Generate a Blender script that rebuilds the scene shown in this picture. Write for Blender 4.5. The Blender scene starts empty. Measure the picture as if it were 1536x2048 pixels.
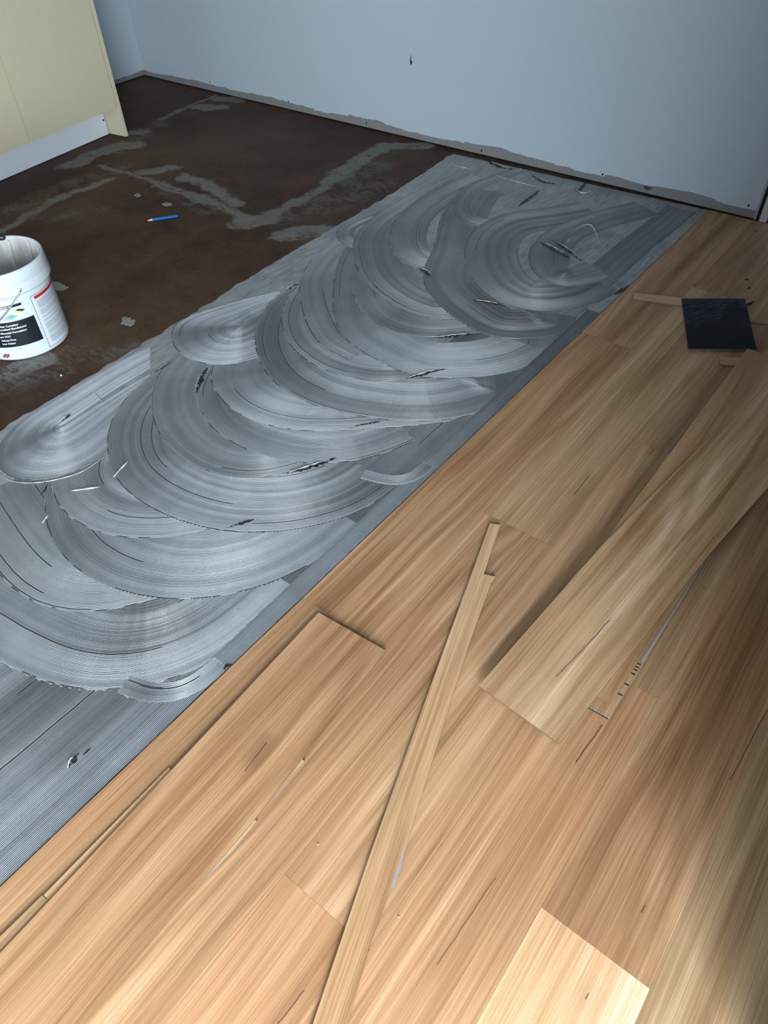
import bpy, bmesh, math, random
import numpy as np
from mathutils import Vector, Matrix
random.seed(7); rng = np.random.default_rng(7)
C = bpy.context.scene.collection
PI = math.pi

# ---------------------------------------------------------------- camera
loc=(0,0,1.5806); R=((0.791433,-0.423281,0.440985),(0.610777,0.576202,-0.543087),(-0.024218,0.699160,0.714555)); LENS=24.8934
cam_d = bpy.data.cameras.new('camera'); cam = bpy.data.objects.new('camera', cam_d); C.objects.link(cam)
cam_d.sensor_fit = 'VERTICAL'; cam_d.sensor_height = 36; cam_d.sensor_width = 27; cam_d.lens = LENS
cam_d.clip_start = 0.02
M4 = Matrix(R).to_4x4(); M4.translation = Vector(loc); cam.matrix_world = M4
bpy.context.scene.camera = cam

# ---------------------------------------------------------------- light and exposure
sc = bpy.context.scene
sc.view_settings.view_transform = 'Standard'; sc.view_settings.look = 'None'
sc.view_settings.gamma = 1.0; sc.view_settings.use_curve_mapping = False
sc.view_settings.exposure = 0.70
world = bpy.data.worlds.new('sky'); sc.world = world; world.use_nodes = True
bgn = world.node_tree.nodes['Background']; bgn.inputs['Color'].default_value = (0.62, 0.82, 1.0, 1); bgn.inputs['Strength'].default_value = 0.4
def area(name, loc, rot, sx, sy, power, col, spread=PI):
    l = bpy.data.lights.new(name, 'AREA'); l.shape = 'RECTANGLE'; l.size = sx; l.size_y = sy
    l.energy = power; l.color = col; l.spread = spread
    o = bpy.data.objects.new(name, l); C.objects.link(o); o.location = loc; o.rotation_euler = rot
    return o
# daylight through the sliding door on the right, beside and behind the camera
area('daylight_door', (1.62, -1.90, 1.12), (0, PI/2, 0), 2.0, 2.6, 385, (0.86, 0.94, 1.0))
# added soft fill from behind the camera, outside an invented window opening
area('rear_fill', (-2.4, -3.72, 1.5), (PI/2, 0, 0), 1.9, 1.2, 14, (0.55, 0.78, 1.0))

# ---------------------------------------------------------------- node helpers
class NT:
    def __init__(s, name):
        s.m = bpy.data.materials.new(name); s.m.use_nodes = True
        s.t = s.m.node_tree; s.n = s.t.nodes
        s.p = s.n['Principled BSDF']
    def link(s, a, b): s.t.links.new(a, b)
    def put(s, sock, v):
        if isinstance(v, (int, float)): sock.default_value = v
        elif isinstance(v, (tuple, list)): sock.default_value = (tuple(v) + (1,)) if sock.type == 'RGBA' and len(v) == 3 else v
        else: s.link(v, sock)
    def math(s, op, a, b=0.0, c=None, clamp=False):
        n = s.n.new('ShaderNodeMath'); n.operation = op; n.use_clamp = clamp
        s.put(n.inputs[0], a); s.put(n.inputs[1], b)
        if c is not None: s.put(n.inputs[2], c)
        return n.outputs[0]
    def vm(s, op, a, b=(0, 0, 0), scale=None):
        n = s.n.new('ShaderNodeVectorMath'); n.operation = op
        s.put(n.inputs[0], a)
        if op == 'SCALE': s.put(n.inputs['Scale'], scale); return n.outputs[0]
        s.put(n.inputs[1], b)
        return n.outputs['Value'] if op in ('DOT_PRODUCT', 'LENGTH', 'DISTANCE') else n.outputs[0]
    def mix(s, f, a, b, mode='MIX'):
        n = s.n.new('ShaderNodeMix'); n.data_type = 'RGBA'; n.blend_type = mode
        s.put(n.inputs['Factor'], f); s.put(n.inputs['A'], a); s.put(n.inputs['B'], b)
        return n.outputs['Result']
    def noise(s, v, scale=1.0, detail=2.0, rough=0.5, dist=0.0):
        n = s.n.new('ShaderNodeTexNoise'); s.put(n.inputs['Vector'], v)
        n.inputs['Scale'].default_value = scale; n.inputs['Detail'].default_value = detail
        n.inputs['Roughness'].default_value = rough; n.inputs['Distortion'].default_value = dist
        return n
    def ramp(s, f, stops, interp='LINEAR'):
        n = s.n.new('ShaderNodeValToRGB'); n.color_ramp.interpolation = interp
        e = n.color_ramp.elements
        while len(e) < len(stops): e.new(0.5)
        for el, (p, c) in zip(e, stops):
            el.position = p; el.color = (c, c, c, 1) if isinstance(c, (int, float)) else tuple(c) + (1,)
        s.put(n.inputs[0], f); return n.outputs[0]
    def smooth(s, x, a, b, lo=0.0, hi=1.0):
        n = s.n.new('ShaderNodeMapRange'); n.interpolation_type = 'SMOOTHSTEP'
        s.put(n.inputs['Value'], x); n.inputs['From Min'].default_value = a; n.inputs['From Max'].default_value = b
        n.inputs['To Min'].default_value = lo; n.inputs['To Max'].default_value = hi
        return n.outputs[0]
    def obj(s): return s.n.new('ShaderNodeTexCoord').outputs['Object']
    def pos(s): return s.n.new('ShaderNodeNewGeometry').outputs['Position']
    def sep(s, v):
        n = s.n.new('ShaderNodeSeparateXYZ'); s.link(v, n.inputs[0]); return n.outputs
    def comb(s, x=0.0, y=0.0, z=0.0):
        n = s.n.new('ShaderNodeCombineXYZ'); s.put(n.inputs[0], x); s.put(n.inputs[1], y); s.put(n.inputs[2], z); return n.outputs[0]
    def bump(s, h, strength, dist=0.001):
        n = s.n.new('ShaderNodeBump'); n.inputs['Strength'].default_value = strength; n.inputs['Distance'].default_value = dist
        s.put(n.inputs['Height'], h); s.link(n.outputs[0], s.p.inputs['Normal'])
    def set(s, col=None, rough=None, spec=None, metal=None):
        if col is not None: s.put(s.p.inputs['Base Color'], col)
        if rough is not None: s.put(s.p.inputs['Roughness'], rough)
        if spec is not None: s.put(s.p.inputs['Specular IOR Level'], spec)
        if metal is not None: s.put(s.p.inputs['Metallic'], metal)
        return s.m
    def segdist(s, p, a, b, w=0.0):
        ba = (b[0]-a[0], b[1]-a[1], 0); L2 = ba[0]**2 + ba[1]**2
        pa = s.vm('SUBTRACT', p, (a[0], a[1], 0))
        h = s.math('MULTIPLY', s.vm('DOT_PRODUCT', pa, ba), 1.0/L2, clamp=True)
        d = s.vm('LENGTH', s.vm('SUBTRACT', pa, s.vm('SCALE', ba, scale=h)))
        return s.math('SUBTRACT', d, w) if w else d

def plain(name, col, rough=0.5, spec=0.5, metal=0.0, mottled=0.06, scale=30):
    t = NT(name)
    nz = t.noise(t.obj(), scale, 3).outputs['Fac']
    k = t.math('MULTIPLY_ADD', nz, 2*mottled, 1-mottled)
    c = t.mix(1.0, tuple(col), t.comb(k, k, k), 'MULTIPLY')
    return t.set(c, rough, spec, metal)

# printed timber pattern; grain runs along the object's local Y
WOOD_N = 0
def wood(tone=0.0, red=0.0, figure=0.5, veins=(), contrast=1.0):
    """tone <0 darker, >0 blonder; veins: ((x,y),(x,y),width) in the piece's own coordinates"""
    global WOOD_N; WOOD_N += 1
    t = NT('timber_print_%d' % WOOD_N); seed = WOOD_N * 3.717
    o = t.obj(); xyz = t.sep(o)
    flat = t.comb(xyz[0], xyz[1], 0.0)
    p = t.vm('ADD', flat, (seed, seed*1.7, seed*0.3))
    warp = t.noise(t.vm('MULTIPLY', p, (5, 1.1, 1)), 1, 2).outputs['Fac']
    wx = t.math('MULTIPLY', t.math('SUBTRACT', warp, 0.5), 0.055*(0.5+figure))
    q = t.vm('ADD', p, t.comb(wx, 0.0, 0.0))
    A = t.noise(t.vm('MULTIPLY', q, (11, 0.55, 1)), 1, 3, 0.55).outputs['Fac']
    B = t.noise(t.vm('MULTIPLY', q, (55, 0.75, 1)), 1, 4, 0.6).outputs['Fac']
    D = t.noise(t.vm('MULTIPLY', q, (190, 1.5, 1)), 1, 3, 0.6).outputs['Fac']
    Cc = t.noise(t.vm('MULTIPLY', p, (520, 3.6, 1)), 1, 2, 0.6).outputs['Fac']
    # growth rings: contour lines of a smooth stretched field
    G = t.noise(t.vm('MULTIPLY', q, (4.5, 0.42, 1)), 1, 1, 0.4).outputs['Fac']
    ring = t.math('SINE', t.math('MULTIPLY_ADD', G, 95.0, t.math('MULTIPLY', B, 3.0)))
    gm = t.smooth(t.noise(t.vm('MULTIPLY', p, (6, 0.9, 1)), 1, 1).outputs['Fac'], 0.42, 0.58)
    v = t.math('MULTIPLY_ADD', t.math('SUBTRACT', A, 0.5), 1.0*contrast, 0.5 + 0.12*tone)
    E_ = t.noise(t.vm('MULTIPLY', q, (26, 0.5, 1)), 1, 2, 0.5).outputs['Fac']
    v = t.math('ADD', v, t.math('MULTIPLY', t.math('SUBTRACT', E_, 0.5), 0.45*contrast))
    v = t.math('ADD', v, t.math('MULTIPLY', t.math('SUBTRACT', B, 0.5), 0.40*contrast))
    v = t.math('ADD', v, t.math('MULTIPLY', t.math('SUBTRACT', D, 0.5), 0.36))
    v = t.math('ADD', v, t.math('MULTIPLY', t.math('MULTIPLY', ring, gm), 0.125*figure))
    v = t.math('ADD', v, t.math('MULTIPLY', t.math('SUBTRACT', Cc, 0.5), 0.75))
    col = t.ramp(v, [(0.0, (0.18, 0.080, 0.034)), (0.28, (0.305, 0.165, 0.078)), (0.5, (0.44, 0.262, 0.134)),
                     (0.72, (0.595, 0.375, 0.212)), (1.0, (0.78, 0.58, 0.405))])
    if tone or red:
        k = 1 + 0.22*tone
        col = t.mix(1.0, col, (k*(1+0.04*red), k*(1-0.05*red), k*(1-0.08*red)), 'MULTIPLY')
    for (a, b, w, *hs) in veins:
        wv = t.noise(t.vm('MULTIPLY', p, (14, 22, 1)), 1, 2).outputs['Color']
        pw = t.vm('ADD', flat, t.vm('MULTIPLY', t.vm('SUBTRACT', wv, (0.5, 0.5, 0.5)), (0.006, 0.003, 0)))
        d = t.segdist(pw, a, b)
        thick = t.math('MULTIPLY', B, w*0.9)
        f = t.math('SUBTRACT', 1.0, t.smooth(t.math('SUBTRACT', d, thick), -0.0006, 0.0012))
        halo = t.math('SUBTRACT', 1.0, t.smooth(d, 0.0, 0.045)); 
        col = t.mix(t.math('MULTIPLY', halo, hs[0] if hs else 0.14), col, (0.20, 0.10, 0.045))
        col = t.mix(t.math('MULTIPLY', f, 0.8), col, (0.045, 0.02, 0.010))
    t.bump(t.math('ADD', t.math('MULTIPLY', Cc, 0.6), t.math('MULTIPLY', D, 0.4)), 0.35, 0.0006)
    return t.set(col, t.math('MULTIPLY_ADD', Cc, 0.18, 0.40), 0.30)

# ---------------------------------------------------------------- mesh helpers
def mesh_obj(name, verts, faces, mats, parent=None, mi=None, smooth=False):
    me = bpy.data.meshes.new(name); me.from_pydata([tuple(v) for v in verts], [], faces); me.update()
    mats = mats if isinstance(mats, (list, tuple)) else [mats]
    for m in mats: me.materials.append(m)
    if mi is not None: me.polygons.foreach_set('material_index', mi)
    if smooth: me.polygons.foreach_set('use_smooth', [True]*len(me.polygons))
    o = bpy.data.objects.new(name, me); C.objects.link(o)
    if parent: o.parent = parent
    return o
def tag(o, label=None, cat=None, group=None, kind=None):
    if label: o['label'] = label
    if cat: o['category'] = cat
    if group: o['group'] = group
    if kind: o['kind'] = kind
    return o
def empty(name, loc=(0, 0, 0), rz=0.0):
    o = bpy.data.objects.new(name, None); C.objects.link(o); o.location = loc; o.rotation_euler = (0, 0, rz)
    o.empty_display_size = 0.05; return o
BOXF = [(0, 3, 2, 1), (4, 5, 6, 7), (0, 1, 5, 4), (1, 2, 6, 5), (2, 3, 7, 6), (3, 0, 4, 7)]
def box(name, x0, x1, y0, y1, z0, z1, mats, parent=None, mi=None):
    v = [(x0, y0, z0), (x1, y0, z0), (x1, y1, z0), (x0, y1, z0), (x0, y0, z1), (x1, y0, z1), (x1, y1, z1), (x0, y1, z1)]
    return mesh_obj(name, v, BOXF, mats, parent, mi)
def ccw(pts):
    a = sum(pts[i][0]*pts[(i+1) % len(pts)][1] - pts[(i+1) % len(pts)][0]*pts[i][1] for i in range(len(pts)))
    return list(pts) if a > 0 else list(pts)[::-1]
def prism(name, pts, z0, z1, mats, parent=None, along=None, origin=None, bevel=0.0):
    """upright prism on a floor outline; with `along` the object's local Y follows that direction"""
    pts = ccw(pts); n = len(pts)
    ox, oy = origin if origin else (sum(p[0] for p in pts)/n, sum(p[1] for p in pts)/n)
    a = math.atan2(-along[0], along[1]) if along else 0.0
    ca, sa = math.cos(-a), math.sin(-a)
    L = [((x-ox)*ca - (y-oy)*sa, (x-ox)*sa + (y-oy)*ca) for x, y in pts]
    verts = [(x, y, 0) for x, y in L] + [(x, y, z1-z0) for x, y in L]
    faces = [tuple(range(n))[::-1], tuple(range(n, 2*n))] + [(i, (i+1) % n, n+(i+1) % n, n+i) for i in range(n)]
    mats = mats if isinstance(mats, (list, tuple)) else [mats]
    mi = [len(mats)-1, 0] + [min(1, len(mats)-1)]*n
    o = mesh_obj(name, verts, faces, mats, parent, mi)
    o.location = (ox, oy, z0); o.rotation_euler = (0, 0, a)
    return o
def local(o, p):
    a = -o.rotation_euler.z; x, y = p[0]-o.location.x, p[1]-o.location.y
    return (x*math.cos(a) - y*math.sin(a), x*math.sin(a) + y*math.cos(a))
def lathe(name, prof, mat, parent=None, seg=96, smooth=True, cap=False):
    n = len(prof); v = []; f = []
    for k in range(seg):
        a = 2*PI*k/seg; v += [(r*math.cos(a), r*math.sin(a), z) for r, z in prof]
    for k in range(seg):
        k2 = (k+1) % seg
        for i in range(n-1): f.append((k*n+i, k2*n+i, k2*n+i+1, k*n+i+1))
    if cap:
        f.append(tuple(k*n for k in range(seg))[::-1])
    return mesh_obj(name, v, f, mat, parent, smooth=smooth)
def tube(name, pts, r, mat, parent=None, seg=10, closed_caps=True):
    pts = [Vector(p) for p in pts]; v = []; f = []
    rs = r if isinstance(r, (list, tuple)) else [r]*len(pts)
    for i, p in enumerate(pts):
        d = (pts[min(i+1, len(pts)-1)] - pts[max(i-1, 0)]).normalized()
        up = Vector((0, 0, 1)) if abs(d.z) < 0.9 else Vector((1, 0, 0))
        a = d.cross(up).normalized(); b = d.cross(a)
        v += [p + (a*math.cos(2*PI*k/seg) + b*math.sin(2*PI*k/seg))*rs[i] for k in range(seg)]
    for i in range(len(pts)-1):
        for k in range(seg):
            k2 = (k+1) % seg; f.append((i*seg+k, i*seg+k2, (i+1)*seg+k2, (i+1)*seg+k))
    f.append(tuple(range(seg))[::-1]); f.append(tuple((len(pts)-1)*seg+k for k in range(seg)))
    return mesh_obj(name, v, f, mat, parent, smooth=True)

# ================================================================= the room
SUB = -0.004            # top of the bare floor; plank tops lie at z = 0
X0 = -0.9531            # free edge of the laid boards
W = 0.228               # board width
WALL_Y = 3.971

def floor_material():
    t = NT('stained_subfloor'); p = t.pos()
    n1 = t.noise(p, 1.1, 5, 0.6).outputs['Fac']; n2 = t.noise(p, 5.5, 5, 0.65).outputs['Fac']
    n3 = t.noise(p, 60, 3, 0.7).outputs['Fac']
    base = t.ramp(t.math('MULTIPLY_ADD', n2, 0.45, t.math('MULTIPLY', n1, 0.6)),
                  [(0.32, (0.028, 0.015, 0.009)), (0.48, (0.060, 0.031, 0.018)), (0.60, (0.098, 0.053, 0.031)), (0.75, (0.13, 0.08, 0.05))])
    base = t.mix(t.math('MULTIPLY', t.smooth(n1, 0.5, 0.7), 0.4), base, (0.085, 0.068, 0.040))
    base = t.mix(1.0, base, t.ramp(n3, [(0.3, 0.82), (0.7, 1.15)]), 'MULTIPLY')
    # trowelled filler over the joints of the old floor
    flat = t.vm('MULTIPLY', p, (1, 1, 0))
    wv = t.noise(flat, 9, 4, 0.65).outputs['Color']
    pw = t.vm('ADD', flat, t.vm('SCALE', t.vm('SUBTRACT', wv, (0.5, 0.5, 0.5)), scale=0.16))
    pw = t.vm('MULTIPLY', pw, (1, 1, 0))
    def layer(pts, w, soft):
        acc = None
        for a, b, ww in pts:
            d = t.segdist(pw, a, b, ww)
            acc = d if acc is None else t.math('MINIMUM', acc, d)
        return t.math('SUBTRACT', 1.0, t.smooth(acc, -soft, soft))
    wide = []
    for pl, w in FILLER:
        for i in range(len(pl)-1): wide.append((pl[i], pl[i+1], w))
    thin = []
    for pl, w in FILLER_FAINT:
        for i in range(len(pl)-1): thin.append((pl[i], pl[i+1], w))
    m1 = layer(wide, 0, 0.018); m2 = layer(thin, 0, 0.05)
    scr = t.noise(t.vm('MULTIPLY', flat, (26, 60, 1)), 1, 5, 0.7).outputs['Fac']
    scr2 = t.noise(t.vm('MULTIPLY', flat, (7, 9, 1)), 1, 4, 0.6).outputs['Fac']
    f1 = t.math('MULTIPLY', m1, t.smooth(t.math('ADD', scr, t.math('MULTIPLY', scr2, 0.8)), 0.62, 0.92))
    f2 = t.math('MULTIPLY', m2, t.smooth(t.math('ADD', scr, t.math('MULTIPLY', scr2, 0.9)), 0.84, 1.08))
    grey = t.mix(scr, (0.15, 0.145, 0.13), (0.245, 0.238, 0.215))
    col = t.mix(t.math('MULTIPLY', f1, 0.95), base, grey)
    col = t.mix(t.math('MULTIPLY', f2, 0.6), col, (0.15, 0.15, 0.135))
    t.bump(t.math('ADD', t.math('MULTIPLY', n3, 0.4), t.math('ADD', f1, n2)), 0.5, 0.002)
    return t.set(col, t.math('MULTIPLY_ADD', n2, 0.25, 0.48), 0.15)

FILLER = [
 ([(-3.859,1.635),(-3.995,2.076),(-3.973,2.436)], 0.030),
 ([(-4.373,2.427),(-4.414,2.604),(-4.401,2.828),(-4.332,2.896)], 0.070),
 ([(-4.215,2.533),(-3.676,2.553)], 0.018),
 ([(-3.676,2.553),(-3.267,2.537),(-2.954,2.495),(-2.849,2.529)], 0.035),
 ([(-3.633,2.711),(-3.405,2.701),(-3.102,2.608)], 0.050),
 ([(-3.906,2.613),(-3.803,2.759)], 0.045),
 ([(-2.869,2.456),(-2.816,2.552)], 0.075),
 ([(-2.849,2.529),(-2.825,2.716),(-2.842,3.116)], 0.035),
 ([(-2.864,3.137),(-2.927,3.442),(-2.958,3.781)], 0.060),
 ([(-2.958,3.781),(-2.747,3.921)], 0.055),
 ([(-2.611,2.452),(-2.467,2.637)], 0.060),
 ([(-4.589,3.309),(-4.654,3.651),(-4.669,3.926)], 0.018),
 ([(-4.564,3.667),(-4.440,3.748)], 0.07),
 ([(-4.591,3.889),(-4.445,3.953)], 0.06),
 ([(-4.557,3.023),(-4.495,3.088)], 0.05),
 ([(-2.664,0.907),(-2.616,1.079)], 0.045),
]
FILLER_FAINT = [
 ([(-4.057,1.756),(-4.114,2.177),(-4.083,2.621)], 0.06),
 ([(-2.780,2.630),(-2.641,2.962),(-2.587,3.253)], 0.12),
 ([(-2.493,1.171),(-2.440,1.254),(-2.395,1.345)], 0.045),
 ([(-2.777,3.214),(-2.776,3.495)], 0.08),
 ([(-3.567,2.503),(-3.143,2.460)], 0.05),
 ([(-4.352,2.751),(-4.545,3.325)], 0.05),
 ([(-2.596,0.865),(-2.508,1.052),(-2.598,1.209)], 0.05),
 ([(-3.859,1.814),(-3.650,2.114)], 0.03),
]
m_sub = floor_material()
m_edge = plain('vinyl_core_edge', (0.10, 0.095, 0.09), 0.5, 0.4)
m_black = plain('black_vinyl_backing', (0.010, 0.012, 0.016), 0.35, 0.5)

floor = box('floor', -6.2, 3.2, -4.2, 4.15, -0.10, SUB, m_sub); tag(floor, kind='structure')

# laid boards: children of the floor, one object each
ROWS = [  # row, joints along y, look (tone, red, figure) of each board from the near end up
 (0, [-0.94, 0.8004, 2.50], [(-0.15, 0.5, .3), (-0.05, 0.4, 1.1), (-0.2, .8, .7)]),
 (1, [-1.2, -0.36, 1.3829, 3.12], [(0.1, .3, .4), (-0.15, 0.5, .8), (0.30, -0.5, .4), (-0.2, .6, .5)]),
 (2, [-1.5, 0.2405, 1.98, 3.72], [(0.05, 1.0, .4), (0.25, 0.3, .5), (-0.15, 0.3, .5), (-.2, .6, .5)]),
 (3, [-0.65, 1.0926, 2.83], [(0.15, 0.8, .6), (0.10, -0.6, .4), (0.0, .4, .5)]),
 (4, [-1.23, 0.5086, 2.25], [(1.35, 0.0, .3), (-0.30, 0.5, .5), (-0.1, 0.2, .5)]),
 (5, [-1.0, -0.12, 1.62, 3.36], [(0.2, 0, .5), (0.25, -1.0, .3), (-0.1, .2, .5), (0, 0, .5)]),
 ]
BOARD_VEINS = {
 (1, 2): [((-0.5369,1.6197), (-0.5377,1.7262), 0.0022)],
 (2, 1): [((-0.4220,1.9419), (-0.4272,2.1080), 0.0022)],
 (2, 0): [((-0.3303,0.0466), (-0.3256,0.1125), 0.0016)],
 (3, 0): [((-0.1256,0.8250), (-0.1187,0.9456), 0.0020), ((-0.1512,0.2997), (-0.1433,0.5006), 0.0012)],
 (4, 1): [((0.1695,0.9962), (0.1806,1.2196), 0.0022), ((0.1215,0.6214), (0.1218,0.6376), 0.0022)],
 (4, 0): [((0.0998,0.4220), (0.0999,0.4320), 0.0016)],
}
for r, js, looks in ROWS:
    ys = js + [3.955]
    for i, look in enumerate(looks):
        if i >= len(ys)-1: break
        x0 = X0 + r*W; y0, y1 = ys[i], ys[i+1]
        cx, cy = x0+W/2, (y0+y1)/2
        vs = [((a[0]-cx, a[1]-cy), (b[0]-cx, b[1]-cy), w) for a, b, w in BOARD_VEINS.get((r, i), [])]
        o = prism('plank', [(x0+.0002, y0+.0002), (min(x0+W, .408)-.0002, y0+.0002), (min(x0+W, .408)-.0002, y1-.0002), (x0+.0002, y1-.0002)],
                  SUB, 0.0, [wood(look[0], look[1], look[2], vs), m_edge], floor)

# the same flooring carries on past the near end of the right-hand wall
spare = [wood(0.1, .2, .5), wood(-.2, .5, .4), wood(.3, -.2, .5)]
for k, (x0, x1) in enumerate(((.408, .6429), (.6429, .8709), (.8709, 1.0989), (1.0989, 1.395))):
    for y0, y1 in ((-2.3+.3*k, -.95+.25*k), (-.95+.25*k, 0.422)):
        prism('plank', [(x0+.0002, y0+.0002), (x1-.0002, y0+.0002), (x1-.0002, y1-.0002), (x0+.0002, y1-.0002)], SUB, 0.0, [spare[(k+int(y1 > .4)) % 3], m_edge], floor)

# ---- walls
def wall_material():
    t = NT('half_painted_plaster'); p = t.pos(); s = t.sep(p)
    along = t.math('ADD', s[0], t.math('MULTIPLY', s[1], -0.7))
    step = t.noise(t.comb(t.math('SNAP', along, 0.31), 0.0, 0.0), 3.3, 0).outputs['Fac']
    wav = t.noise(t.comb(along, 0.0, 0.0), 1.9, 3, 0.6).outputs['Fac']
    fine = t.noise(p, 70, 3, 0.7).outputs['Fac']
    b = t.math('MULTIPLY_ADD', t.math('SUBTRACT', wav, 0.5), 0.085, 0.046)
    b = t.math('ADD', b, t.math('MULTIPLY', t.math('SUBTRACT', step, 0.5), 0.03))
    b = t.math('ADD', b, t.math('MULTIPLY', t.math('SUBTRACT', fine, 0.5), 0.016))
    b = t.math('MINIMUM', t.math('MAXIMUM', b, 0.022), 0.085)
    d = t.math('SUBTRACT', s[2], b)
    paint = t.smooth(d, -0.0015, 0.002)
    big = t.noise(p, 1.6, 3).outputs['Fac']
    pc = t.mix(big, (0.44, 0.525, 0.60), (0.475, 0.56, 0.625))
    edge = t.math('MULTIPLY', paint, t.math('SUBTRACT', 1.0, t.smooth(d, 0.0, 0.012)))
    pc = t.mix(t.math('MULTIPLY', edge, t.smooth(fine, 0.45, 0.7)), pc, (0.66, 0.72, 0.75))
    bare = t.mix(fine, (0.20, 0.205, 0.21), (0.245, 0.245, 0.24))
    col = t.mix(paint, bare, pc)
    t.bump(t.math('ADD', paint, t.math('MULTIPLY', fine, 0.12)), 0.4, 0.0015)
    return t.set(col, 0.62, 0.3)
m_wall = wall_material()
m_white = plain('white_paint', (0.62, 0.66, 0.68), 0.5, 0.4)
m_dim = plain('unseen_wall_grey', (0.20, 0.20, 0.20), 0.7, 0.2)  # unseen walls, greyed down to hold back bounced light
m_dark = plain('gap_shade', (0.012, 0.012, 0.013), 0.8, 0.1)
m_seal = plain('black_rubber', (0.012, 0.013, 0.015), 0.55, 0.3)
m_ceil = plain('ceiling_paint', (0.30, 0.31, 0.32), 0.8, 0.2)  # unseen ceiling, also darkened to cut the bounce

def quadwall(name, a, b, z0, z1, th, mat, parent=None):
    """wall from floor point a to b; thickness to the left of a->b"""
    dx, dy = b[0]-a[0], b[1]-a[1]; L = math.hypot(dx, dy); n = (-dy/L*th, dx/L*th)
    return prism(name, [a, b, (b[0]+n[0], b[1]+n[1]), (a[0]+n[0], a[1]+n[1])], z0, z1, mat, parent, origin=(0, 0))
WE = -0.722                                     # free end of the back wall, at the doorway
LW0, LW1 = (-5.578, 3.995), (-5.04, -1.40)
wb = quadwall('wall_back', (WE, WALL_Y), (-5.60, WALL_Y+.004), 0.003, 2.45, -0.10, m_wall); tag(wb, kind='structure')
base_gap = box('gap_shade_back', -5.55, WE-.004, WALL_Y+.012, WALL_Y+.09, SUB, 0.020, m_dark); tag(base_gap, kind='structure')  # black box standing in for shade in the gap under the wall
wl = quadwall('wall_left', (-5.577, 4.05), (-4.936, -3.68), 0.004, 2.45, -0.10, m_wall); tag(wl, kind='structure')
gapl = quadwall('gap_shade_left', (-5.590, 4.05), (-4.949, -3.68), SUB, 0.010, -0.08, m_dark); tag(gapl, kind='structure')  # same black shade filler below the left wall
m_hole = plain('hole_black', (0.008, 0.008, 0.009), 0.9, 0.1)
def hole(name, x, z, r, parent, y=WALL_Y):
    bm = bmesh.new(); bmesh.ops.create_cone(bm, cap_ends=True, segments=12, radius1=r, radius2=r*.6, depth=0.002)
    for v in bm.verts: v.co = (x+v.co.x, y-.0008+v.co.z, z+v.co.y)
    me = bpy.data.meshes.new(name); bm.to_mesh(me); bm.free(); me.materials.append(m_hole)
    o = bpy.data.objects.new(name, me); C.objects.link(o); o.parent = parent; return o
for x, z in [(-3.2590,0.0265), (-3.9634,0.0486), (-2.3621,0.0221), (-1.5722,0.0437), (-0.7770,0.0558), (-4.7717,0.0590)]:
    hole('screw_hole', x, z, 0.0055, wb)
hx, hz = (-2.8948,0.4338)
h = mesh_obj('torn_hole', [(hx+a*.009*(1 if k % 2 else .75), WALL_Y-.0008, hz+b) for k, (a, b) in enumerate(
     [(0, .030), (.35, .016), (.9, .002), (1, -.012), (.5, -.024), (-.4, -.026), (-.8, -.010), (-.5, .006)])], [tuple(range(8))], m_hole, wb)
mesh_obj('torn_paper', [(hx+.002, WALL_Y-.001, hz+.030), (hx+.011, WALL_Y-.004, hz+.002), (hx+.009, WALL_Y-.006, hz-.006), (hx+.0045, WALL_Y-.002, hz+.004)],
         [(0, 1, 2, 3)], plain('torn_white', (0.8, 0.84, 0.86), 0.8), wb)
mesh_obj('plaster_smudge', [((-1.3050,0.0254)[0]+.022*math.cos(a)*(1+.4*math.sin(3*a)), WALL_Y-.0006, 0.026+.013*math.sin(a)*(1+.3*math.cos(2*a))) for a in np.linspace(0, 2*PI, 15)[:-1]],
         [tuple(range(14))], plain('smudge_grey', (0.06, 0.062, 0.065), 0.8), wb)

# doorway at the right end of the back wall: dark seal, timber jamb, door leaf standing a little open
tag(box('trim_1', WE+.0005, WE+.016, WALL_Y+.006, WALL_Y+.10, SUB, 2.1, m_seal), kind='structure')
edge_bead = box('trim_2', WE-.010, WE, WALL_Y-.006, WALL_Y-.0005, 0.0, 2.1, plain('edge_bead_paint', (0.30, 0.31, 0.31), 0.5)); tag(edge_bead, kind='structure')
jamb = box('trim_3', WE+.018, WE+.052, WALL_Y-.012, WALL_Y+.10, 0.0, 2.1, plain('primed_timber', (0.55, 0.53, 0.50), 0.55)); tag(jamb, kind='structure')
d1 = box('door_1', -0.60, 0.33, WALL_Y+.03, WALL_Y+.07, 0.002, 2.05, m_white); tag(d1, kind='structure')
box('handle', 0.21, 0.31, WALL_Y-.02, WALL_Y+.03, 0.98, 1.00, plain('brushed_steel', (0.6, 0.6, 0.6), 0.3, .5, 1.0), d1)
tag(box('trim_4', 0.332, 0.38, WALL_Y-.012, WALL_Y+.10, 0.0, 2.1, m_white), kind='structure')
tag(box('trim_5', WE+.018, 0.405, WALL_Y, WALL_Y+.10, 2.1, 2.45, m_white), kind='structure')
# unseen right-hand wall, its near end placed to shade the right side
WR = 0.41
wr = box('wall_right', WR, WR+.10, 0.425, WALL_Y+.10, 0.0, 2.45, m_dim); tag(wr, kind='structure')
wr2 = box('wall_side', WR+.10, 1.5, 0.425, 0.525, 0.0, 2.45, m_dim); tag(wr2, kind='structure')
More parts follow.
